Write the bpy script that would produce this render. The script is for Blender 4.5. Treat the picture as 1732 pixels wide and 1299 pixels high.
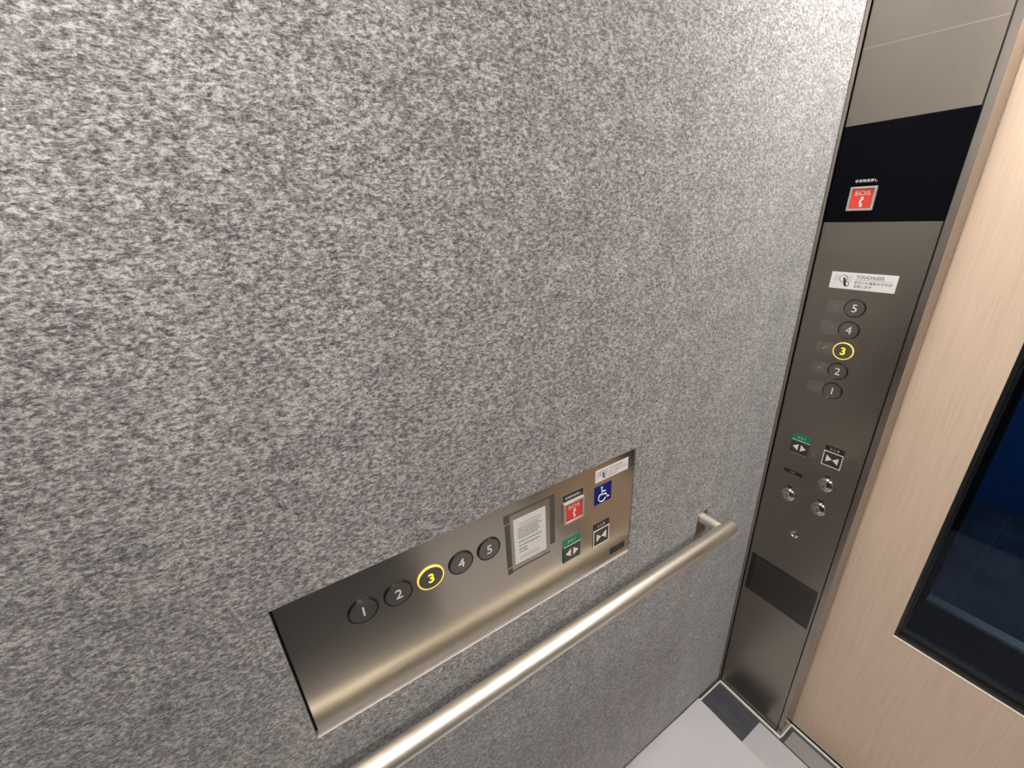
import bpy, bmesh, math, random
from mathutils import Matrix, Vector

# ------------------------------------------------------------------ clear
for o in list(bpy.data.objects):
    bpy.data.objects.remove(o, do_unlink=True)
scene = bpy.context.scene
COL = scene.collection
PI = math.pi
random.seed(7)

# ------------------------------------------------------------------ camera
# metres; X along the felt wall towards the door, Y into the felt wall, Z up
cam = bpy.data.cameras.new('camera')
cam.sensor_width = 36.0
cam.lens = 36.0 * 695.45 / 1732.0
cam.clip_start = 0.02
camo = bpy.data.objects.new('camera', cam)
COL.objects.link(camo)
right = Vector((0.84889779, -0.52612875, -0.05060721))
down = Vector((-0.24259517, -0.3027686, -0.92167172))
fwd = Vector((0.46959571, 0.79468215, -0.38465589))
M = Matrix((right, -down, -fwd)).transposed().to_4x4()
M.translation = (-1.07930, -0.46689, 1.6)
camo.matrix_world = M
scene.camera = camo

# ------------------------------------------------------------------ world, lights, exposure
world = bpy.data.worlds.new('world')
scene.world = world
world.use_nodes = True
world.node_tree.nodes['Background'].inputs[0].default_value = (0.10, 0.14, 0.22, 1)
world.node_tree.nodes['Background'].inputs[1].default_value = 0.06
vs = scene.view_settings
vs.view_transform = 'Standard'
vs.look = 'None'
vs.gamma = 1.0
vs.use_curve_mapping = False
vs.exposure = 0.32

LIGHT_X = (-0.15, -1.29)         # four downlights, one in each corner of the ceiling
LIGHT_Y = (-0.21, -1.21)
CELL = 0.11                      # side of the square lamp opening
CEIL = 2.28


def area(name, loc, w, h, power, col=(1, 0.93, 0.86), rot=(0, 0, 0), parent=None):
    l = bpy.data.lights.new(name, 'AREA')
    l.shape = 'RECTANGLE'
    l.size, l.size_y = w, h
    l.energy = power
    l.color = col
    o = bpy.data.objects.new(name, l)
    COL.objects.link(o)
    o.location, o.rotation_euler = loc, rot
    if parent:
        o.parent = parent
    return o


# ------------------------------------------------------------------ materials
def new_mat(name):
    m = bpy.data.materials.new(name)
    m.use_nodes = True
    nt = m.node_tree
    return m, nt, nt.nodes['Principled BSDF']


def plain(name, col, rough=0.5, metal=0.0, emit=None, es=1.0, spec=0.5):
    m, nt, b = new_mat(name)
    b.inputs['Base Color'].default_value = (*col, 1)
    b.inputs['Roughness'].default_value = rough
    b.inputs['Metallic'].default_value = metal
    b.inputs['Specular IOR Level'].default_value = spec
    if emit:
        b.inputs['Emission Color'].default_value = (*emit, 1)
        b.inputs['Emission Strength'].default_value = es
    return m


def N(nt, kind, **kw):
    n = nt.nodes.new(kind)
    for k, v in kw.items():
        if k in n.inputs:
            n.inputs[k].default_value = v
        else:
            setattr(n, k, v)
    return n


def coords(nt, scale, rot=(0, 0, 0)):
    tc = N(nt, 'ShaderNodeTexCoord')
    mp = N(nt, 'ShaderNodeMapping')
    mp.inputs['Scale'].default_value = scale
    mp.inputs['Rotation'].default_value = rot
    nt.links.new(tc.outputs['Object'], mp.inputs['Vector'])
    return mp.outputs['Vector']


def ramp(nt, src, stops):
    r = N(nt, 'ShaderNodeValToRGB')
    e = r.color_ramp.elements
    while len(e) < len(stops):
        e.new(0.5)
    for i, (p, c) in enumerate(stops):
        e[i].position = p
        e[i].color = (*c, 1) if len(c) == 3 else c
    nt.links.new(src, r.inputs['Fac'])
    return r.outputs['Color']


def mixc(nt, a, b, fac, mode='MIX'):
    n = N(nt, 'ShaderNodeMix', data_type='RGBA', blend_type=mode)
    for sock, v in ((6, a), (7, b), (0, fac)):
        if hasattr(v, 'links'):
            nt.links.new(v, n.inputs[sock])
        else:
            n.inputs[sock].default_value = v
    return n.outputs[2]


def brushed(name, col, rough, axis, var=0.02, bump=0.0):
    """hairline-finish metal, hairlines along the given object axis"""
    m, nt, b = new_mat(name)
    b.inputs['Metallic'].default_value = 1.0
    s = [900.0, 900.0, 900.0]
    s[axis] = 12.0
    v = coords(nt, s)
    n = N(nt, 'ShaderNodeTexNoise', Scale=1.0, Detail=2.0)
    nt.links.new(v, n.inputs['Vector'])
    k = 0.96
    c = ramp(nt, n.outputs['Fac'], [(0.3, tuple(x * k for x in col)), (0.7, tuple(min(1, x * 1.03) for x in col))])
    nt.links.new(c, b.inputs['Base Color'])
    mr = N(nt, 'ShaderNodeMapRange')
    mr.inputs['To Min'].default_value = rough - var
    mr.inputs['To Max'].default_value = rough + var
    nt.links.new(n.outputs['Fac'], mr.inputs['Value'])
    nt.links.new(mr.outputs['Result'], b.inputs['Roughness'])
    return m


def felt_material(name, dark=1.0):
    m, nt, b = new_mat(name)
    b.inputs['Roughness'].default_value = 0.95
    b.inputs['Specular IOR Level'].default_value = 0.1
    b.inputs['Sheen Weight'].default_value = 0.48
    b.inputs['Sheen Roughness'].default_value = 0.5
    # warp so that the fibres wander
    v0 = coords(nt, (1, 1, 1))
    wn = N(nt, 'ShaderNodeTexNoise', Scale=70.0, Detail=2.0)
    nt.links.new(v0, wn.inputs['Vector'])
    add = N(nt, 'ShaderNodeVectorMath', operation='MULTIPLY_ADD')
    nt.links.new(wn.outputs['Color'], add.inputs[0])
    add.inputs[1].default_value = (0.006, 0.006, 0.006)
    nt.links.new(v0, add.inputs[2])

    def layer(scale, detail, rough=0.6, rot=0.0):
        mp = N(nt, 'ShaderNodeMapping')
        mp.inputs['Scale'].default_value = scale
        mp.inputs['Rotation'].default_value = (0, rot, 0)
        nt.links.new(add.outputs['Vector'], mp.inputs['Vector'])
        n = N(nt, 'ShaderNodeTexNoise', Scale=1.0, Detail=detail, Roughness=rough)
        nt.links.new(mp.outputs['Vector'], n.inputs['Vector'])
        return n.outputs['Fac']
    f1 = layer((185, 185, 320), 3.0, 0.85, 0.12)       # short felted tufts, lying flat
    f2 = layer((90, 90, 900), 1.5, 0.6, -0.25)      # long single fibres
    f3 = layer((16, 16, 20), 3.0, 0.6)                # cloudy mottling of the blend
    f4 = layer((30, 30, 1.2), 2.0, 0.5)               # faint vertical carding streaks
    c = ramp(nt, f1, [(0.35, (0.055, 0.051, 0.051)), (0.50, (0.225, 0.214, 0.210)), (0.65, (0.56, 0.54, 0.53))])
    fib = ramp(nt, f2, [(0.60, (0, 0, 0)), (0.72, (0.6, 0.6, 0.6))])
    c = mixc(nt, c, (0.62, 0.59, 0.57, 1), fib)
    mot = ramp(nt, f3, [(0.3, (0.84, 0.835, 0.84)), (0.7, (1.11, 1.105, 1.09))])
    c = mixc(nt, c, mot, 1.0, 'MULTIPLY')
    st = ramp(nt, f4, [(0.35, (0.94, 0.94, 0.94)), (0.65, (1.05, 1.05, 1.05))])
    c = mixc(nt, c, st, 1.0, 'MULTIPLY')
    if dark != 1.0:
        c = mixc(nt, c, (dark, dark, dark, 1), 1.0, 'MULTIPLY')
    nt.links.new(c, b.inputs['Base Color'])
    bp = N(nt, 'ShaderNodeBump', Strength=0.5, Distance=0.0012)
    nt.links.new(f1, bp.inputs['Height'])
    nt.links.new(bp.outputs['Normal'], b.inputs['Normal'])
    return m


def wood_laminate(name):
    m, nt, b = new_mat(name)
    b.inputs['Roughness'].default_value = 0.42
    v = coords(nt, (60, 85, 3.2))
    n = N(nt, 'ShaderNodeTexNoise', Scale=1.0, Detail=4.0, Roughness=0.6, Distortion=0.7)
    nt.links.new(v, n.inputs['Vector'])
    v2 = coords(nt, (300, 420, 9))
    n2 = N(nt, 'ShaderNodeTexNoise', Scale=1.0, Detail=2.0, Roughness=0.5)
    nt.links.new(v2, n2.inputs['Vector'])
    c = ramp(nt, n.outputs['Fac'], [(0.30, (0.765, 0.585, 0.435)), (0.5, (0.80, 0.62, 0.465)), (0.7, (0.82, 0.64, 0.485))])
    c2 = ramp(nt, n2.outputs['Fac'], [(0.35, (0.95, 0.945, 0.94)), (0.6, (1.02, 1.02, 1.02))])
    c = mixc(nt, c, c2, 1.0, 'MULTIPLY')
    nt.links.new(c, b.inputs['Base Color'])
    bp = N(nt, 'ShaderNodeBump', Strength=0.25, Distance=0.0006)
    nt.links.new(n2.outputs['Fac'], bp.inputs['Height'])
    nt.links.new(bp.outputs['Normal'], b.inputs['Normal'])
    return m


def slate(name, c1, c2, rough, scale=(14, 40, 14)):
    m, nt, b = new_mat(name)
    b.inputs['Roughness'].default_value = rough
    v = coords(nt, scale)
    n = N(nt, 'ShaderNodeTexNoise', Scale=1.0, Detail=6.0, Roughness=0.65, Distortion=0.6)
    nt.links.new(v, n.inputs['Vector'])
    c = ramp(nt, n.outputs['Fac'], [(0.3, c1), (0.7, c2)])
    nt.links.new(c, b.inputs['Base Color'])
    return m


def film_material(name, opacity=0.60):
    """thin cloudy protective film: part of the light goes straight through"""
    m, nt, b = new_mat(name)
    out = nt.nodes['Material Output']
    v = coords(nt, (9, 9, 9))
    n = N(nt, 'ShaderNodeTexNoise', Scale=1.0, Detail=5.0, Roughness=0.6)
    nt.links.new(v, n.inputs['Vector'])
    c = ramp(nt, n.outputs['Fac'], [(0.3, (0.90, 0.88, 0.89)), (0.7, (0.96, 0.94, 0.94))])
    nt.links.new(c, b.inputs['Base Color'])
    b.inputs['Roughness'].default_value = 0.14
    b.inputs['Specular IOR Level'].default_value = 0.8
    bp = N(nt, 'ShaderNodeBump', Strength=0.12, Distance=0.003)
    nt.links.new(n.outputs['Fac'], bp.inputs['Height'])
    nt.links.new(bp.outputs['Normal'], b.inputs['Normal'])
    tr = N(nt, 'ShaderNodeBsdfTransparent')
    mx = N(nt, 'ShaderNodeMixShader')
    mx.inputs[0].default_value = opacity
    nt.links.new(tr.outputs[0], mx.inputs[1])
    nt.links.new(b.outputs[0], mx.inputs[2])
    nt.links.new(mx.outputs[0], out.inputs['Surface'])
    return m


def clear_sheet(name, tint, gloss=0.10, rough=0.1):
    m, nt, b = new_mat(name)
    out = nt.nodes['Material Output']
    tr = N(nt, 'ShaderNodeBsdfTransparent')
    tr.inputs[0].default_value = (*tint, 1)
    gl = N(nt, 'ShaderNodeBsdfGlossy', Roughness=rough)
    gl.inputs[0].default_value = (1, 1, 1, 1)
    mx = N(nt, 'ShaderNodeMixShader')
    mx.inputs[0].default_value = gloss
    nt.links.new(tr.outputs[0], mx.inputs[1])
    nt.links.new(gl.outputs[0], mx.inputs[2])
    nt.links.new(mx.outputs[0], out.inputs['Surface'])
    return m


MAT = dict(
    felt=felt_material('grey_felt'),
    rear=plain('dark_brown_rear_panel', (0.045, 0.04, 0.035), 0.8, spec=0.2),  # unseen wall, darkened so the control panel steel reflects dark
    steel=brushed('hairline_steel', (0.33, 0.30, 0.27), 0.24, 2),
    panel_steel=brushed('hairline_panel_steel', (0.285, 0.255, 0.222), 0.30, 1),
    plate_steel=brushed('bronze_hairline_steel', (0.56, 0.505, 0.42), 0.20, 0),
    rail=brushed('satin_rail_steel', (0.86, 0.81, 0.71), 0.41, 0),
    chrome=plain('polished_chrome', (0.60, 0.58, 0.55), 0.12, 1.0),
    alu=plain('anodised_trim', (0.90, 0.86, 0.74), 0.35, 0.15),
    alu_edge=plain('pale_edge_strip', (0.50, 0.44, 0.41), 0.5, 0.0),
    edge_film=plain('film_edge', (0.42, 0.37, 0.32), 0.35, 1.0),
    dark_metal=plain('dark_shadow_gap', (0.012, 0.010, 0.010), 0.6),
    kick=brushed('dark_kick_steel', (0.22, 0.20, 0.18), 0.35, 0),
    corner=brushed('corner_steel', (0.42, 0.37, 0.33), 0.3, 2),
    black_glass=plain('black_display_glass', (0.002, 0.002, 0.004), 0.08, 0.0, spec=0.08),
    button=plain('dark_button_cap', (0.23, 0.215, 0.19), 0.32, 0.9),
    ring=plain('black_button_ring', (0.012, 0.011, 0.010), 0.25, 0.2),
    white=plain('white_print', (0.90, 0.88, 0.84), 0.45),
    lit=plain('lit_numeral', (0.9, 0.7, 0.05), 0.4, emit=(1.0, 0.80, 0.03), es=1.2),
    lit_ring=plain('lit_ring', (0.9, 0.55, 0.1), 0.3, emit=(1.0, 0.58, 0.08), es=0.75),
    label=plain('white_label_film', (0.88, 0.86, 0.83), 0.5),
    ink=plain('black_ink', (0.02, 0.02, 0.02), 0.6),
    grey_ink=plain('faded_grey_ink', (0.34, 0.33, 0.32), 0.6),
    thin_ink=plain('grey_print', (0.13, 0.13, 0.13), 0.6),
    braille=plain('braille_film', (0.33, 0.305, 0.27), 0.26, 1.0),
    braille_dot=plain('braille_dots', (0.45, 0.42, 0.38), 0.3, 1.0),
    red=plain('red_button', (0.70, 0.055, 0.03), 0.35, emit=(1.0, 0.06, 0.03), es=0.03),
    clear_frame=plain('clear_guard', (0.55, 0.50, 0.48), 0.15, 0.4),
    green=plain('green_label', (0.0, 0.24, 0.095), 0.45),
    green_side=plain('dark_green_edge', (0.005, 0.085, 0.035), 0.5),
    black_label=plain('black_label', (0.018, 0.014, 0.011), 0.45),
    square_cap=plain('dark_square_cap', (0.06, 0.058, 0.045), 0.4, 0.3),
    blue=plain('blue_sign', (0.002, 0.010, 0.17), 0.5, spec=0.25),
    paper=plain('white_paper', (0.94, 0.91, 0.87), 0.7),
    tape=plain('dark_tape', (0.085, 0.075, 0.062), 0.55),
    sheet=clear_sheet('clear_sleeve', (0.99, 0.99, 0.98), 0.06, 0.25),
    plate_film=plain('smoky_notice_film', (0.050, 0.043, 0.038), 0.35, 0.3),
    plate_dark=plain('black_notice_band', (0.010, 0.009, 0.008), 0.35),
    wood=wood_laminate('pale_wood_laminate'),
    black_frame=plain('black_window_frame', (0.010, 0.010, 0.010), 0.35),
    grey_frame=plain('grey_window_sill', (0.26, 0.24, 0.19), 0.4, 0.0),
    glass=clear_sheet('tinted_glass', (0.62, 0.70, 0.80), 0.014, 0.0),
    floor=slate('dark_vinyl_floor', (0.050, 0.052, 0.060), (0.085, 0.085, 0.095), 0.45, (30, 9, 30)),
    film=film_material('cloudy_protective_film', 0.62),
    film_thin=film_material('thin_protective_film', 0.44),
    sill=plain('grooved_sill_metal', (0.42, 0.40, 0.40), 0.4, 0.5),
    landing=slate('landing_slate', (0.05, 0.055, 0.065), (0.17, 0.18, 0.195), 0.6, (5, 9, 5)),
    grout=plain('pale_grout', (0.24, 0.24, 0.24), 0.8),
    blue_wall=slate('blue_landing_wall', (0.06, 0.26, 0.62), (0.12, 0.38, 0.80), 0.6, (30, 30, 30)),
    ceiling=plain('white_ceiling', (0.80, 0.77, 0.73), 0.6),
    diffuser=plain('light_diffuser', (0.9, 0.9, 0.9), 0.5, emit=(1, 0.97, 0.945), es=200.0),
    grey_wall=plain('grey_landing_wall', (0.10, 0.10, 0.11), 0.8),
)


# ------------------------------------------------------------------ mesh helpers
def box(bm, x0, x1, y0, y1, z0, z1):
    v = [bm.verts.new(p) for p in ((x0, y0, z0), (x1, y0, z0), (x1, y1, z0), (x0, y1, z0),
                                   (x0, y0, z1), (x1, y0, z1), (x1, y1, z1), (x0, y1, z1))]
    for f in ((0, 3, 2, 1), (4, 5, 6, 7), (0, 1, 5, 4), (1, 2, 6, 5), (2, 3, 7, 6), (3, 0, 4, 7)):
        bm.faces.new([v[i] for i in f])


def lathe(bm, prof, seg=32, cx=0, cy=0):
    """prof: (radius, z) pairs, revolved about local z"""
    rings = []
    for r, z in prof:
        if r < 1e-6:
            rings.append([bm.verts.new((cx, cy, z))])
        else:
            rings.append([bm.verts.new((cx + r * math.cos(2 * PI * i / seg), cy + r * math.sin(2 * PI * i / seg), z)) for i in range(seg)])
    for a, b in zip(rings, rings[1:]):
        for i in range(seg):
            j = (i + 1) % seg
            if len(a) == 1 and len(b) == 1:
                continue
            if len(a) == 1:
                bm.faces.new((a[0], b[i], b[j]))
            elif len(b) == 1:
                bm.faces.new((a[i], a[j], b[0]))
            else:
                bm.faces.new((a[i], a[j], b[j], b[i]))


def prism(bm, pts, z0, z1):
    """closed polygon in local xy, extruded along z"""
    lo = [bm.verts.new((x, y, z0)) for x, y in pts]
    hi = [bm.verts.new((x, y, z1)) for x, y in pts]
    bm.faces.new(lo[::-1])
    bm.faces.new(hi)
    n = len(pts)
    for i in range(n):
        bm.faces.new((lo[i], lo[(i + 1) % n], hi[(i + 1) % n], hi[i]))


def ring_frame(bm, o, i, z0, z1):
    """rectangular frame in local xy: o, i = (x0, x1, y0, y1)"""
    def lp(r, z):
        return [bm.verts.new(p) for p in ((r[0], r[2], z), (r[1], r[2], z), (r[1], r[3], z), (r[0], r[3], z))]
    a, b, c, d = lp(o, z0), lp(o, z1), lp(i, z1), lp(i, z0)
    for p, q in ((a, b), (b, c), (c, d), (d, a)):
        for k in range(4):
            bm.faces.new((p[k], p[(k + 1) % 4], q[(k + 1) % 4], q[k]))


def tube(bm, pts, r, seg=10, closed=False):
    """round bar along a polyline"""
    pts = [Vector(p) for p in pts]
    rings = []
    n = len(pts)
    for i, p in enumerate(pts):
        if closed:
            t = pts[(i + 1) % n] - pts[i - 1]
        else:
            t = pts[min(i + 1, n - 1)] - pts[max(i - 1, 0)]
        t.normalize()
        u = t.orthogonal().normalized() if abs(t.z) > 0.9 else t.cross(Vector((0, 0, 1))).normalized()
        w = t.cross(u)
        rings.append([bm.verts.new(p + r * (math.cos(2 * PI * k / seg) * u + math.sin(2 * PI * k / seg) * w)) for k in range(seg)])
    for i in range(n if closed else n - 1):
        a, b = rings[i], rings[(i + 1) % n]
        for k in range(seg):
            bm.faces.new((a[k], a[(k + 1) % seg], b[(k + 1) % seg], b[k]))
    if not closed:
        bm.faces.new(rings[0])
        bm.faces.new(rings[-1][::-1])


def mesh_of(bm, name, smooth=False):
    bmesh.ops.recalc_face_normals(bm, faces=bm.faces)
    me = bpy.data.meshes.new(name)
    bm.to_mesh(me)
    bm.free()
    if smooth:
        for p in me.polygons:
            p.use_smooth = True
        try:
            me.set_sharp_from_angle(angle=math.radians(38))
        except Exception:
            pass
    return me


def obj(name, fn, mat, parent=None, loc=(0, 0, 0), smooth=False, bevel=0.0, label=None):
    if isinstance(fn, bpy.types.Mesh):
        me = fn
    else:
        bm = bmesh.new()
        fn(bm)
        me = mesh_of(bm, name, smooth)
    if not me.materials:
        me.materials.append(MAT[mat])
    o = bpy.data.objects.new(name, me)
    COL.objects.link(o)
    o.location = loc
    if parent:
        o.parent = parent
    if bevel:
        md = o.modifiers.new('bevel', 'BEVEL')
        md.width = bevel
        md.segments = 3
        md.limit_method = 'ANGLE'
    if label:
        o['label'] = label
    return o


def bx(*a):
    return lambda bm: box(bm, *a)


def many(*fs):
    def f(bm):
        for g in fs:
            g(bm)
    return f


def empty(name, loc, rot=(0, 0, 0)):
    e = bpy.data.objects.new(name, None)
    COL.objects.link(e)
    e.location, e.rotation_euler = loc, rot
    e.empty_display_size = 0.05
    return e


def tag(o, label, cat=None, group=None, kind=None):
    o['label'] = label
    if cat:
        o['category'] = cat
    if group:
        o['group'] = group
    if kind:
        o['kind'] = kind
    return o


def struct(o, label):
    o['kind'] = 'structure'
    o['label'] = label
    return o


def text(name, body, size, mat, parent, loc, depth=0.0002, width=None, height=None, bold=0.0, align='CENTER', label=None):
    """lettering as a thin mesh in local xy; fitted to width/height when given"""
    c = bpy.data.curves.new('txt', 'FONT')
    c.body = body
    c.size = size
    c.extrude = depth
    c.offset = bold
    c.resolution_u = 3
    c.align_x = 'CENTER'
    c.align_y = 'CENTER'
    t = bpy.data.objects.new('txt', c)
    COL.objects.link(t)
    dg = bpy.context.evaluated_depsgraph_get()
    me = bpy.data.meshes.new_from_object(t.evaluated_get(dg))
    bpy.data.objects.remove(t, do_unlink=True)
    bpy.data.curves.remove(c)
    xs = [v.co.x for v in me.vertices]
    ys = [v.co.y for v in me.vertices]
    cx, cy = (min(xs) + max(xs)) / 2, (min(ys) + max(ys)) / 2
    w, h = max(xs) - min(xs), max(ys) - min(ys)
    sx = width / w if width else None
    sy = height / h if height else None
    sx = sx or sy or 1.0
    sy = sy or sx
    for v in me.vertices:
        v.co.x = (v.co.x - cx) * sx
        v.co.y = (v.co.y - cy) * sy
    me.name = name
    me.materials.clear()
    return obj(name, me, mat, parent, loc, label=label)


# ================================================================== SETTING
BACK = -1.46
SIDE = -1.42
# ---- felt wall
wl = struct(obj('wall_left', bx(BACK, 0.0, 0.014, 0.05, 0.0, CEIL), 'dark_metal'), 'wall clad in mottled grey felt boards')
PX0, PX1, PZ0, PZ1 = -1.1640, -0.5315, 0.9090, 1.1685       # cut-out for the side panel
SEAM = 0.8350
FE = -0.0075                                               # right-hand edge of the felt


def felt_upper(bm):
    ring_frame(bm, (BACK, FE, SEAM + 0.0004, CEIL), (PX0, PX1, PZ0, PZ1), -0.013, 0.0)


def xz(bm_fn):
    """build in local xy and turn into the wall plane (x, z)"""
    def f(bm):
        bm_fn(bm)
        for v in bm.verts:
            x, y, z = v.co
            v.co = (x, -z, y)
    return f


obj('felt_board', xz(felt_upper), 'felt', wl, bevel=0.0008)
obj('felt_board', bx(BACK, FE, 0.0, 0.013, 0.014, SEAM - 0.0004), 'felt', wl, bevel=0.0008)
obj('cutout_sill', bx(PX0 + 0.0005, PX1 - 0.0005, 0.0002, 0.0125, PZ0, PZ0 + 0.0007), 'alu_edge', wl)
# steel angle in the corner
struct(obj('trim_1', many(bx(-0.0062, -0.0036, -0.006, 0.010, 0.012, CEIL), bx(-0.0036, -0.0005, -0.0048, 0.012, 0.012, CEIL)), 'corner'),
       'slim steel angle strip between felt wall and control panel column')

# ---- other car walls
struct(obj('wall_right', bx(BACK, 0.0, SIDE - 0.03, SIDE, 0.0, CEIL), 'felt'), 'grey felt wall facing the control panel wall')
wb = struct(obj('wall_back', bx(BACK - 0.03, BACK, SIDE, 0.014, 0.0, CEIL), 'rear'), 'unseen rear wall of the lift car, darkened for steel reflections')
obj('upper_panel', bx(BACK, BACK + 0.004, SIDE, 0.0, 1.62, 2.10), 'ceiling', wb)  # pale upper part made up for the brighter reflection in the panel top
obj('cornice', bx(BACK, BACK + 0.012, SIDE, 0.0, 2.10, 2.17), 'steel', wb)
obj('upper_panel', bx(BACK, BACK + 0.004, SIDE, 0.0, 2.17, CEIL), 'ceiling', wb)
struct(obj('ceiling', bx(BACK - 0.03, 0.12, SIDE - 0.03, 0.05, CEIL, CEIL + 0.04), 'ceiling'), 'pale ceiling of the lift car')

# ---- front wall: column that carries the control panel, second column, header
CX = 0.0
wf = empty('wall_front', (0, 0, 0))
struct(wf, 'steel front wall columns and header around the door')
E0 = -0.2125       # column edge
obj('column', many(bx(0.0008, 0.0628, E0, -0.2002, 0.008, CEIL), bx(0.022, 0.0628, -0.2002, 0.013, 0.008, CEIL)), 'steel', wf, bevel=0.0006)
obj('column', bx(0.0008, 0.0628, SIDE, SIDE + 0.2125, 0.008, CEIL), 'steel', wf, bevel=0.0006)
obj('header', bx(0.0008, 0.0628, SIDE + 0.2125, E0, 2.08, CEIL), 'steel', wf)

# ---- floor
fl = struct(obj('floor', bx(BACK, 0.0665, SIDE, 0.0, -0.03, 0.0), 'floor'), 'dark slate grey vinyl floor of the lift car')
struct(obj('trim_2', many(bx(BACK, -0.001, -0.0050, 0.0, 0.0, 0.0045), bx(BACK, -0.001, -0.0006, 0.012, 0.0045, 0.0130)), 'kick'), 'dark skirting strip under the felt wall')
struct(obj('trim_3', bx(-0.45, -0.0045, -0.0100, -0.0050, 0.0, 0.0042), 'alu', bevel=0.0006), 'bright floor trim along the felt wall')
struct(obj('trim_4', bx(-0.0085, 0.0000, -0.2160, -0.0050, 0.0, 0.0048), 'alu', bevel=0.0006), 'bright floor trim under the control panel column')
struct(obj('trim_5', bx(0.0000, 0.0645, -0.2175, -0.2128, 0.0, 0.0048), 'alu', bevel=0.0006), 'short bright floor trim at the column return')
struct(obj('trim_6', bx(0.0580, 0.0650, -1.2050, -0.2175, 0.0, 0.0048), 'alu', bevel=0.0006), 'bright floor trim along the foot of the door')

sl = struct(obj('trim_7', bx(-0.0085, 0.0480, -1.195, -0.2285, 0.0, 0.0030), 'sill'), 'grooved grey metal sill strip at the foot of the door')
bm = bmesh.new()
box(bm, -0.0015, 0.0015, -1.194, -0.2295, 0.0030, 0.0044)
rib = mesh_of(bm, 'rib')
for i in range(10):
    obj('rib', rib, 'sill', sl, (-0.0055 + i * 0.0056, 0, 0))

# ---- car door (two leaves), beige laminate with dark window
DX = 0.0670


def door_leaf(name, y_hi, y_lo, win, label):
    d = empty(name, (DX, 0, 0))
    struct(d, label)

    def leaf(bm):
        ring_frame(bm, (-y_hi, -y_lo, 0.010, 2.10), (-win[0], -win[1], win[2], win[3]), -0.028, 0.0)
        for v in bm.verts:
            x, y, z = v.co
            v.co = (-z, -x, y)
    obj('leaf', leaf, 'wood', d, bevel=0.0006)
    w0, w1, z0, z1 = win

    def fr(o, i, d0, d1):
        def f(bm):
            ring_frame(bm, o, i, -d1, -d0)
            for v in bm.verts:
                x, y, z = v.co
                v.co = (-z, -x, y)
        return f
    g = obj('window_frame', fr((-w0, -w1, z0, z1), (-w0 + 0.007, -w1 - 0.007, z0 + 0.012, z1 - 0.012), 0.004, 0.028), 'black_frame', d)
    obj('edge_strip', bx(-0.0006, 0.004, w1, w0, z0, z0 + 0.0014), 'alu', d)
    obj('bead', fr((-w0 + 0.007, -w1 - 0.007, z0 + 0.012, z1 - 0.012), (-w0 + 0.011, -w1 - 0.011, z0 + 0.030, z1 - 0.016), 0.012, 0.026), 'black_frame', g)
    obj('pane', bx(0.016, 0.020, w1 + 0.008, w0 - 0.008, z0 + 0.013, z1 - 0.013), 'glass', d)
    return d


MID = -0.70
door_leaf('door_1', -0.18, MID - 0.0, (-0.3408, -0.6550, 0.5690, 1.92), 'beige wood grain lift door with dark window beside the column')
door_leaf('door_2', MID - 0.003, -1.24, (-0.7480, -1.0620, 0.5690, 1.92), 'second beige lift door leaf with dark window')

# ---- landing behind the door glass
LX = 0.235


def landing_leaf(name, y_hi, y_lo, win, label):
    d = empty(name, (LX, 0, 0))
    struct(d, label)

    def leaf(bm):
        ring_frame(bm, (-y_hi, -y_lo, 0.010, 2.10), (-win[0], -win[1], win[2], win[3]), -0.030, 0.0)
        for v in bm.verts:
            x, y, z = v.co
            v.co = (-z, -x, y)
    obj('leaf', leaf, 'black_frame', d)
    w0, w1, z0, z1 = win
    obj('window_sill', bx(0.006, 0.034, w1, w0, z0, z0 + 0.006), 'grey_frame', d)
    obj('pane', bx(0.0365, 0.0405, w1, w0, z0, z1), 'glass', d)
    return d


landing_leaf('door_3', -0.10, MID, (-0.3500, -0.6550, 0.5850, 1.92), 'dark landing door leaf with window seen through the car door glass')
landing_leaf('door_4', MID - 0.003, -1.30, (-0.7480, -1.0550, 0.5850, 1.92), 'second dark landing door leaf with window')
lf = empty('floor_landing', (0.30, 0, 0))
struct(lf, 'dim slate tiled landing floor beyond the door glass')
obj('grout_bed', bx(0.0, 2.2, -2.2, 0.9, -0.02, -0.002), 'grout', lf)
tile = None
for i in range(4):
    for j in range(5):
        x0 = 0.0 + i * 0.602
        y1 = 0.862 - j * 0.602
        if tile is None:
            bm = bmesh.new()
            box(bm, 0, 0.598, -0.598, 0, -0.012, 0.0)
            tile = mesh_of(bm, 'tile')
        if i < 3:
            obj('tile', tile, 'landing', lf, (x0, y1 + 0.001, 0))
struct(obj('wall_landing', bx(2.02, 2.06, -2.2, 0.9, 0.0, 2.5), 'blue_wall'), 'blue wall at the far side of the landing')
struct(obj('ceiling_landing', bx(0.30, 2.06, -2.2, 0.9, 2.5, 2.54), 'grey_wall'), 'grey ceiling of the landing')
struct(obj('wall_shaft', many(bx(0.236, 0.29, -0.10, 0.9, 0.0, 2.5), bx(0.236, 0.29, -2.2, -1.30, 0.0, 2.5), bx(0.236, 0.29, -1.30, -0.10, 2.11, 2.5)), 'grey_wall'), 'wall around the landing door')

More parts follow.
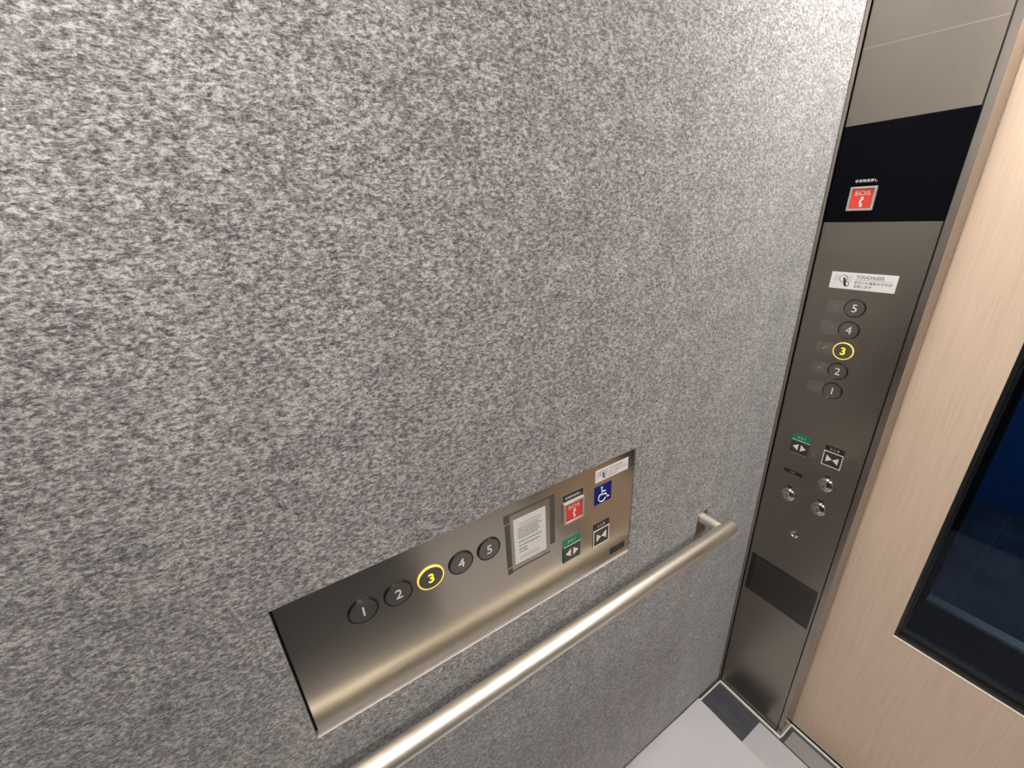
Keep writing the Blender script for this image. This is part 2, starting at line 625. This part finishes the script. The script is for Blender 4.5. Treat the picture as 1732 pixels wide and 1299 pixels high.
# ================================================================== LAMPS (out of frame: downlights in the car ceiling, added landing fill)
lamp_names = ['square ceiling downlight in the corner of control panel and felt wall', 'square ceiling downlight in the far front corner beyond the door',
              'square ceiling downlight over the felt wall by the rear wall', 'square ceiling downlight in the far rear corner of the car']
k = 0
for lx in LIGHT_X:
    for ly in LIGHT_Y:
        t = empty('ceiling_light', (lx, ly, CEIL))
        tag(t, lamp_names[k], 'ceiling light', 'square ceiling downlights')
        h = CELL / 2
        obj('frame', lambda bm: ring_frame(bm, (-h - 0.012, h + 0.012, -h - 0.012, h + 0.012), (-h, h, -h, h), -0.010, 0.0), 'steel', t)
        obj('diffuser', bx(-h, h, -h, h, -0.004, 0.0), 'diffuser', t)
        k += 1
tl = empty('landing_fill', (1.2, -0.6, 2.5))  # made-up fixture, added to light the landing floor and blue wall
tag(tl, 'small square fill light added unseen above the dim landing', 'ceiling light')
obj('housing', bx(-0.1, 0.1, -0.1, 0.1, -0.03, 0.0), 'steel', tl)
area('landing_fill_lamp', (0, 0, -0.035), 0.18, 0.18, 9.0, (0.85, 0.92, 1.0), parent=tl)

# ================================================================== CONTROL PANEL ON THE COLUMN
# local frame: x to the right (-Y), y up, z out of the wall (-X)
cop = empty('control_panel', (0, 0, 0))
cop.matrix_world = Matrix(((0, 0, -1, 0), (-1, 0, 0, 0), (0, 1, 0, 0), (0, 0, 0, 1)))
tag(cop, 'tall steel lift control panel with black display, floor buttons and key switches', 'control panel')
L, Rr = 0.0072, 0.1982
obj('backing', bx(0.0050, 0.2000, 0.009, CEIL, -0.020, -0.004), 'dark_metal', cop)
obj('faceplate', bx(L, Rr, 1.7235, CEIL - 0.002, -0.004, 0.0), 'panel_steel', cop, bevel=0.0006)
obj('film_edge', lambda bm: prism(bm, [(L + 0.001, 1.8490), (Rr - 0.001, 1.8410), (Rr - 0.001, 1.8424), (L + 0.001, 1.8504)], 0.0, 0.0003), 'edge_film', cop)
obj('display', bx(L, Rr + 0.0006, 1.5462, 1.7231, -0.004, -0.0002), 'black_glass', cop, bevel=0.0004)
fp = obj('faceplate', bx(L, Rr, 0.0125, 1.5456, -0.004, 0.0), 'panel_steel', cop, bevel=0.0006)


def digit(parent, n, lit, z, hgt=0.0165):
    m = 'lit' if lit else 'white'
    if n == 1:
        return obj('numeral', bx(-0.0011, 0.0011, -hgt / 2, hgt / 2, z, z + 0.0003), m, parent)
    return text('numeral', str(n), 0.02, m, parent, (0, 0, z), 0.00015, height=hgt, bold=0.0 if not lit else 0.00022)


def make_button_mesh(R0):
    bm = bmesh.new()
    lathe(bm, [(0, 0.0016), (R0 * 0.80, 0.0020), (R0 * 0.88, 0.0020), (R0 * 0.90, 0.0014), (R0 * 0.90, -0.001)], 48)
    cap = mesh_of(bm, 'cap', True)
    bm = bmesh.new()
    lathe(bm, [(R0 * 0.91, -0.0005), (R0 * 0.91, 0.0017), (R0 * 0.95, 0.0022), (R0 * 0.995, 0.0014), (R0, -0.0005)], 48)
    ring = mesh_of(bm, 'ring', True)
    return cap, ring


def floor_button(parent, x, y, n, R0, lit=False, label=None):
    b = obj('floor_button', CAPS[R0][0].copy(), 'button', parent, (x, y, 0.0002))
    obj('ring', CAPS[R0][1].copy(), 'lit_ring' if lit else 'ring', b)
    digit(b, n, lit, 0.0021)
    b['label'] = label or ('lit' if lit else 'dark') + ' round floor button'
    return b


CAPS = {0.0198: make_button_mesh(0.0198), 0.0212: make_button_mesh(0.0212)}


def braille_tag(parent, x, y, n):
    b = obj('braille_tag', bx(-0.0175, 0.0175, -0.0142, 0.0142, 0.0, 0.0003), 'braille', parent, (x, y, 0))
    pats = {1: [(0, 0)], 2: [(0, 0), (0, 1)], 3: [(0, 0), (1, 0)], 4: [(0, 0), (1, 0), (1, 1)], 5: [(0, 0), (1, 1)]}

    def dots(bm):
        num = [(1, 0), (1, 1), (1, 2), (0, 2)]
        for (c, r), ox in [(p, -0.004) for p in num] + [(p, 0.003) for p in pats[n]]:
            lathe(bm, [(0, 0.0008), (0.0005, 0.0007), (0.0008, 0.0003)], 8, ox + c * 0.0024, 0.003 - r * 0.0024)
    obj('braille_dots', dots, 'braille_dot', b, smooth=True)


for n, y in ((5, 1.3727), (4, 1.3245), (3, 1.2763), (2, 1.2280), (1, 1.1795)):
    floor_button(cop, 0.1034, y, n, 0.0198, n == 3)
    braille_tag(cop, 0.0672, y - 0.001, n)


def touchless_sticker(parent, x0, x1, y0, y1, faded=False):
    w, h = x1 - x0, y1 - y0
    s = obj('touchless_sticker', bx(-w / 2, w / 2, -h / 2, h / 2, 0, 0.0003), 'label', parent, ((x0 + x1) / 2, (y0 + y1) / 2, 0), label='white touchless instruction sticker')
    ink = 'grey_ink' if faded else 'thin_ink'
    z = 0.0003
    # finger-over-button pictogram
    cx, cy, r = -0.296 * w, 0.13 * h, 0.205 * h

    def picto(bm):
        tube(bm, [(cx + r * math.cos(a), cy + r * math.sin(a), z) for a in [i * 2 * PI / 28 for i in range(28)]], 0.0006, 6, True)
        for rr, sgn in ((1.45, 1), (1.45, -1), (1.85, 1), (1.85, -1), (2.25, 1), (2.25, -1)):
            tube(bm, [(cx + sgn * r * rr * math.cos(a), cy + r * rr * math.sin(a) * 0.9, z) for a in [-0.6 + i * 0.15 for i in range(9)]], 0.00022, 5)
    obj('pictogram', picto, 'thin_ink', s)

    def hand(bm):
        pts = [(0.05, 0.10), (0.16, 0.02), (0.30, -0.22), (0.42, -0.30), (0.62, -0.36), (0.66, -0.62), (0.48, -0.78), (0.22, -0.74), (0.10, -0.52), (0.06, -0.20), (-0.04, 0.02)]
        prism(bm, [(cx + p * h * 0.55, cy + q * h * 0.62) for p, q in pts][::-1], z, z + 0.0002)
    hd = obj('hand', hand, 'ink', s)

    def palm(bm):
        pts = [(0.30, -0.30), (0.42, -0.36), (0.58, -0.40), (0.60, -0.60), (0.46, -0.70), (0.36, -0.60)]
        prism(bm, [(cx + p * h * 0.55, cy + q * h * 0.62) for p, q in pts][::-1], z + 0.0002, z + 0.0003)
    obj('hand_fill', palm, 'label', hd)
    text('lettering', 'TOUCHLESS', 0.01, ink, s, (0.105 * w, 0.27 * h, z), 0.0001, width=0.41 * w, height=0.185 * h, bold=0.0001)
    obj('rule_line', bx(-0.11 * w, 0.44 * w, 0.095 * h, 0.110 * h, z, z + 0.0001), ink, s)
    text('lettering', 'ボタンに指をかざせば', 0.01, ink, s, (0.165 * w, -0.055 * h, z), 0.0001, width=0.56 * w, height=0.17 * h, bold=0.0002)
    text('lettering', '反応します', 0.01, ink, s, (0.025 * w, -0.285 * h, z), 0.0001, width=0.27 * w, height=0.17 * h, bold=0.0002)
    return s


touchless_sticker(cop, 0.0458, 0.1608, 1.4110, 1.4458)


def sos_button(parent, x0, x1, y0, y1, with_label):
    w = x1 - x0
    cx, cy = (x0 + x1) / 2, (y0 + y1) / 2
    s = empty('emergency_call_button', (cx, cy, 0))
    s.parent = parent
    h = w / 2
    obj('guard_frame', lambda bm: ring_frame(bm, (-h, h, -h, h), (-h + 0.0042, h - 0.0042, -h + 0.0042, h - 0.0042), -0.0005, 0.0050), 'clear_frame', s, bevel=0.0012)
    obj('button_cap', bx(-h + 0.0046, h - 0.0046, -h + 0.0046, h - 0.0046, -0.0005, 0.0030), 'red', s, bevel=0.0005, label='red emergency call button')
    text('lettering', 'SOS', 0.01, 'white', s, (0, 0.0105, 0.0030), 0.0001, width=0.026, height=0.0078)

    def receiver(bm):
        # telephone handset, seen from the side
        arc = [(-0.0045 + 0.0085 * math.cos(a), 0.0085 * math.sin(a)) for a in [PI * 0.70 + i * (PI * 0.60) / 10 for i in range(11)]]
        pts = [(x + 0.0105, y - 0.0058) for x, y in arc]
        inner = [(x * 1.0 + 0.0032, y * 0.62 - 0.0022) for x, y in [(p[0], p[1]) for p in pts]]
        prism(bm, pts + inner[::-1], 0.0030, 0.0032)
        for yy in (0.0012, -0.0128):
            prism(bm, [(-0.0008, yy - 0.0024), (0.0034, yy - 0.0022), (0.0034, yy + 0.0022), (-0.0008, yy + 0.0024)], 0.0030, 0.0032)
    obj('telephone_symbol', receiver, 'white', s)
    if with_label:
        c = obj('caption_plate', bx(-0.0228, 0.0228, 0.0245, 0.0385, 0.0, 0.0003), 'black_label', s)
    text('lettering', '非常時長押し', 0.01, 'white', s, (0.0, 0.0315 if with_label else 0.0328, 0.0003), 0.0001, width=0.037, height=0.0056)
    return s


sos_button(cop, 0.0437, 0.0885, 1.5675, 1.6120, False)


def square_button(parent, kind, x0, x1, y0, y1, lab):
    """door buttons; lab = height of the caption above"""
    cx, cy = (x0 + x1) / 2, (y0 + y1) / 2
    w, h = (x1 - x0) / 2, (y1 - y0) / 2
    s = empty('door_%s_button' % kind, (cx, cy, 0))
    s.parent = parent
    obj('cap', bx(-w, w, -h, h, 0.0, 0.0016), 'square_cap', s, bevel=0.0004)
    if kind == 'open':
        cp = obj('caption_plate', bx(-w - 0.0004, w + 0.0004, h + 0.0006, h + lab, 0.0, 0.0006), 'green', s, label='green caption')
        obj('edge_line', bx(-w, w, h - 0.0012, h + 0.0004, 0.0016, 0.0019), 'white', s)
        obj('side_line', bx(-w - 0.0001, -w + 0.0034, -h, h - 0.0012, 0.0016, 0.0018), 'green_side', s)
        obj('side_line', bx(-w + 0.0034, w, -h, -h + 0.0012, 0.0016, 0.0018), 'grey_ink', s)
        tri = (((-0.0150, 0.0), (-0.0030, -0.0088), (-0.0030, 0.0088)), ((0.0150, 0.0), (0.0030, 0.0088), (0.0030, -0.0088)))
        word = 'ひらく'
    else:
        cp = obj('caption_plate', bx(-w, w, h + 0.0006, h + lab, 0.0, 0.0006), 'black_label', s, label='black caption')
        obj('edge_line', lambda bm: ring_frame(bm, (-w, w, -h, h), (-w + 0.0016, w - 0.0016, -h + 0.0016, h - 0.0016), 0.0010, 0.0020), 'white', s)
        tri = (((-0.0008, 0.0), (-0.0125, 0.0088), (-0.0125, -0.0088)), ((0.0008, 0.0), (0.0125, -0.0088), (0.0125, 0.0088)))
        word = 'とじる'
    for t in tri:
        obj('arrow', lambda bm: prism(bm, t, 0.0016, 0.0024), 'white', s)
    text('lettering', word, 0.01, 'white', s, (0, h + lab * 0.52, 0.0006), 0.0001, width=0.019, height=0.0062)
    return s


square_button(cop, 'open', 0.0466, 0.0876, 0.9890, 1.0270, 0.0160)
square_button(cop, 'close', 0.1200, 0.1600, 0.9900, 1.0290, 0.0145)


# name plate and the key switches under it
np_ = obj('name_plate', bx(0.0445, 0.0888, 0.9270, 0.9372, 0.0, 0.0004), 'black_label', cop)
obj('mark', bx(0.0600, 0.0720, 0.9312, 0.9332, 0.0004, 0.0005), 'grey_ink', np_)


def key_switch(x, y, R0):
    prof = [(R0, 0.0), (R0 * 0.99, 0.0016), (R0 * 0.86, 0.0046), (R0 * 0.72, 0.0058), (R0 * 0.66, 0.0058), (R0 * 0.64, 0.0046), (R0 * 0.60, 0.0046)]
    s = obj('key_switch', lambda bm: lathe(bm, prof, 40), 'chrome', cop, (x, y, 0.0), smooth=True, label='round chrome key switch')
    obj('barrel', lambda bm: lathe(bm, [(R0 * 0.60, 0.0030), (R0 * 0.58, 0.0066), (R0 * 0.50, 0.0074), (R0 * 0.28, 0.0074), (R0 * 0.26, 0.0066), (0, 0.0066)], 32), 'chrome', s, smooth=True)
    obj('keyhole', bx(-0.0008, 0.0008, -R0 * 0.2, R0 * 0.2, 0.0066, 0.0069), 'dark_metal', s)
    obj('mark', bx(-0.0060, 0.0060, R0 + 0.0025, R0 + 0.0070, 0.0, 0.0003), 'black_label', s)


key_switch(0.1402, 0.9365, 0.0195)
key_switch(0.0672, 0.8625, 0.0195)
key_switch(0.1402, 0.8630, 0.0195)
sc = obj('small_lock', lambda bm: lathe(bm, [(0.0112, 0), (0.0108, 0.0016), (0.0085, 0.0032), (0.0060, 0.0034), (0.0055, 0.0024), (0, 0.0024)], 32), 'chrome', cop, (0.1050, 0.7540, 0.0), smooth=True, label='small round chrome lock')
obj('keyhole', lambda bm: lathe(bm, [(0.0024, 0.0022), (0.0022, 0.0027), (0, 0.0027)], 16), 'dark_metal', sc)

# smoky notice film near the bottom
nf = obj('notice_plate', bx(0.0150, 0.1928, 0.4755, 0.6180, 0.0, 0.0004), 'plate_film', cop, label='dark notice film printed with fine lines')
obj('heading_band', bx(0.0150, 0.0285, 0.4755, 0.6180, 0.0004, 0.0006), 'plate_dark', nf)
obj('heading_band', bx(0.0285, 0.1928, 0.6020, 0.6180, 0.0004, 0.0006), 'plate_film', nf)


def printed_rows(x0, x1, ys, hgt, z, rnd, seed):
    def f(bm):
        rg = random.Random(seed)
        for y in ys:
            x = x0
            end = x1 - rg.random() * rnd * (x1 - x0)
            while x < end:
                w = rg.uniform(0.6, 3.2) * hgt
                box(bm, x, min(x + w, x1), y - hgt / 2, y + hgt / 2, z, z + 0.0001)
                x += w + hgt * rg.uniform(0.25, 0.7)
    return f


obj('print_lines', printed_rows(0.032, 0.188, [0.594 - i * 0.0098 for i in range(12)], 0.0034, 0.0004, 0.35, 3), 'plate_dark', nf)
obj('print_lines', printed_rows(0.030, 0.150, [0.610], 0.0055, 0.0006, 0.2, 4), 'plate_dark', nf)

# ================================================================== SIDE PANEL IN THE FELT WALL
# local frame: x along the wall, y up, z out of the wall
sp = empty('wheelchair_control_panel', (0.0010, 0.0026, -0.0025), (PI / 2, 0, 0))
tag(sp, 'low wide steel lift panel set into the felt wall above the handrail', 'control panel')
SX0, SX1 = -1.1610, -0.5335


obj('faceplate', bx(SX0, SX1, 0.9186, 1.1705, -0.0022, 0.0), 'plate_steel', sp, bevel=0.0005)
obj('lower_edge', bx(SX0, SX1, 0.9115, 0.9182, -0.0022, -0.0004), 'alu_edge', sp)
for n, x in ((1, -1.0635), (2, -1.0135), (3, -0.9637), (4, -0.9136), (5, -0.8636)):
    floor_button(sp, x, 1.1012, n, 0.0212, n == 3)

# notice in a clear sleeve on dark tape
nt_ = empty('notice_holder', (0, 0, 0))
nt_.parent = sp
nt_['label'] = 'white printed notice in a clear sleeve'
obj('tape', many(bx(-0.8330, -0.8215, 1.1330, 1.1500, 0, 0.0003), bx(-0.8320, -0.8215, 1.0380, 1.1305, 0, 0.0003),
                 bx(-0.8310, -0.8215, 1.0225, 1.0350, 0, 0.0003), bx(-0.8215, -0.7300, 1.1462, 1.1500, 0, 0.0003),
                 bx(-0.7405, -0.7300, 1.0420, 1.1462, 0, 0.0003), bx(-0.8215, -0.7405, 1.0250, 1.0280, 0, 0.0003)), 'tape', nt_)
obj('sleeve', bx(-0.8230, -0.7400, 1.0280, 1.1462, 0.0006, 0.0009), 'sheet', nt_)
pp = obj('paper', bx(-0.8155, -0.7500, 1.0378, 1.1338, 0.0003, 0.0005), 'paper', nt_)
z = 0.0005
obj('print_lines', printed_rows(-0.804, -0.760, [1.1215, 1.1165], 0.0014, z, 0.05, 11), 'grey_ink', pp)
obj('print_lines', printed_rows(-0.808, -0.7575, [1.1115, 1.1070, 1.1030, 1.0990, 1.0950, 1.0910], 0.0016, z, 0.3, 12), 'thin_ink', pp)
obj('print_lines', printed_rows(-0.807, -0.757, [1.0830, 1.0745], 0.0019, z, 0.15, 13), 'thin_ink', pp)
obj('print_lines', printed_rows(-0.8065, -0.7900, [1.0670, 1.0610], 0.0022, z, 0.1, 14), 'thin_ink', pp)
obj('print_lines', printed_rows(-0.8065, -0.7620, [1.0500, 1.0460], 0.0012, z, 0.1, 15), 'grey_ink', pp)

sos_button(sp, -0.7112, -0.6648, 1.0735, 1.1185, True)
touchless_sticker(sp, -0.6355, -0.5512, 1.1300, 1.1572, True)
isa = obj('wheelchair_sign', bx(-0.0216, 0.0216, -0.0208, 0.0208, 0, 0.0005), 'blue', sp, (-0.6151, 1.0996, 0), label='blue wheelchair access sign')


def wheelchair(bm):
    z = 0.0007
    lathe(bm, [(0, z), (0.0026, z), (0.0026, 0.0004)], 16, -0.0035, 0.0150)          # head
    tube(bm, [(-0.0033, 0.0105, z), (-0.0026, -0.0018, z), (0.0070, -0.0022, z), (0.0115, -0.0118, z), (0.0152, -0.0100, z)], 0.0013, 8)
    tube(bm, [(-0.0030, 0.0055, z), (0.0062, 0.0050, z)], 0.0011, 8)
    c = (-0.0022, -0.0078)
    tube(bm, [(c[0] + 0.0092 * math.cos(a), c[1] + 0.0092 * math.sin(a), z) for a in [PI * 0.62 + i * (PI * 1.28) / 22 for i in range(23)]], 0.0011, 8)


obj('wheelchair_symbol', wheelchair, 'white', isa, smooth=True)
square_button(sp, 'open', -0.7118, -0.6702, 0.9795, 1.0175, 0.0165)
square_button(sp, 'close', -0.6368, -0.5955, 0.9772, 1.0172, 0.0150)
n2 = obj('name_plate', bx(-0.5880, -0.5462, 0.9300, 0.9455, 0.0, 0.0004), 'black_label', sp)
obj('mark', bx(-0.575, -0.560, 0.9370, 0.9392, 0.0004, 0.0005), 'tape', n2)

# ================================================================== HANDRAIL
hr = empty('handrail', (-0.245, -0.060, 0.8735))
tag(hr, 'round satin steel handrail on a stub bracket along the felt wall', 'handrail')
RR = 0.0172


def along_x(fn):
    def f(bm):
        fn(bm)
        for v in bm.verts:
            x, y, zz = v.co
            v.co = (-zz, x, y)
    return f


LEN = 1.12
obj('bar', along_x(lambda bm: lathe(bm, [(0, 0), (RR - 0.0022, 0.0), (RR - 0.0006, 0.0008), (RR, 0.0028), (RR, 0.5), (RR, LEN - 0.002), (RR - 0.002, LEN), (0, LEN)], 64)), 'rail', hr, smooth=True)


def along_y(fn):
    def f(bm):
        fn(bm)
        for v in bm.verts:
            x, y, zz = v.co
            v.co = (x, -zz, y)
    return f


for bxp in (-0.028, -LEN + 0.028):
    br = obj('bracket', along_y(lambda bm: lathe(bm, [(0.0138, -0.0605), (0.0138, -0.004), (0, -0.004)], 40)), 'rail', hr, (bxp, 0, 0), smooth=True)
    obj('mounting_plate', bx(-0.0185, 0.0185, 0.0592, 0.0615, -0.050, 0.0165), 'corner', br)

# ================================================================== PROTECTIVE FILM ON THE FLOOR


def film_sheet(x0, x1, y0, y1, zz, wob, seed, skip=None):
    def f(bm):
        rg = random.Random(seed)
        n = 26
        top = []
        for i in range(n + 1):
            t = i / n
            j = rg.uniform(-wob, wob)
            top.append((x0 + (x1 - x0) * t, t, j))
        pts = []
        m = 14
        for i in range(m):
            pts.append((x0 + (x1 - x0) * i / m, y0))
        for i in range(m):
            pts.append((x1 + rg.uniform(-wob, wob), y0 + (y1 - y0) * i / m))
        for i in range(m):
            pts.append((x1 + (x0 - x1) * i / m, y1 + rg.uniform(-wob, wob) * 0.5))
        for i in range(m):
            pts.append((x0, y1 + (y0 - y1) * i / m))
        prism(bm, pts, zz, zz + 0.0003)
    return f


tag(obj('protective_film', film_sheet(-1.44, -0.1185, -0.78, -0.0015, 0.0052, 0.0015, 2), 'film'),
    'cloudy clear protective film laid on the floor along the felt wall', 'floor film')
tag(obj('protective_film', film_sheet(-0.72, -0.0170, -1.36, -0.1560, 0.0062, 0.0012, 5), 'film_thin'),
    'cloudy clear protective film overlapping on the floor before the control panel and door', 'floor film')
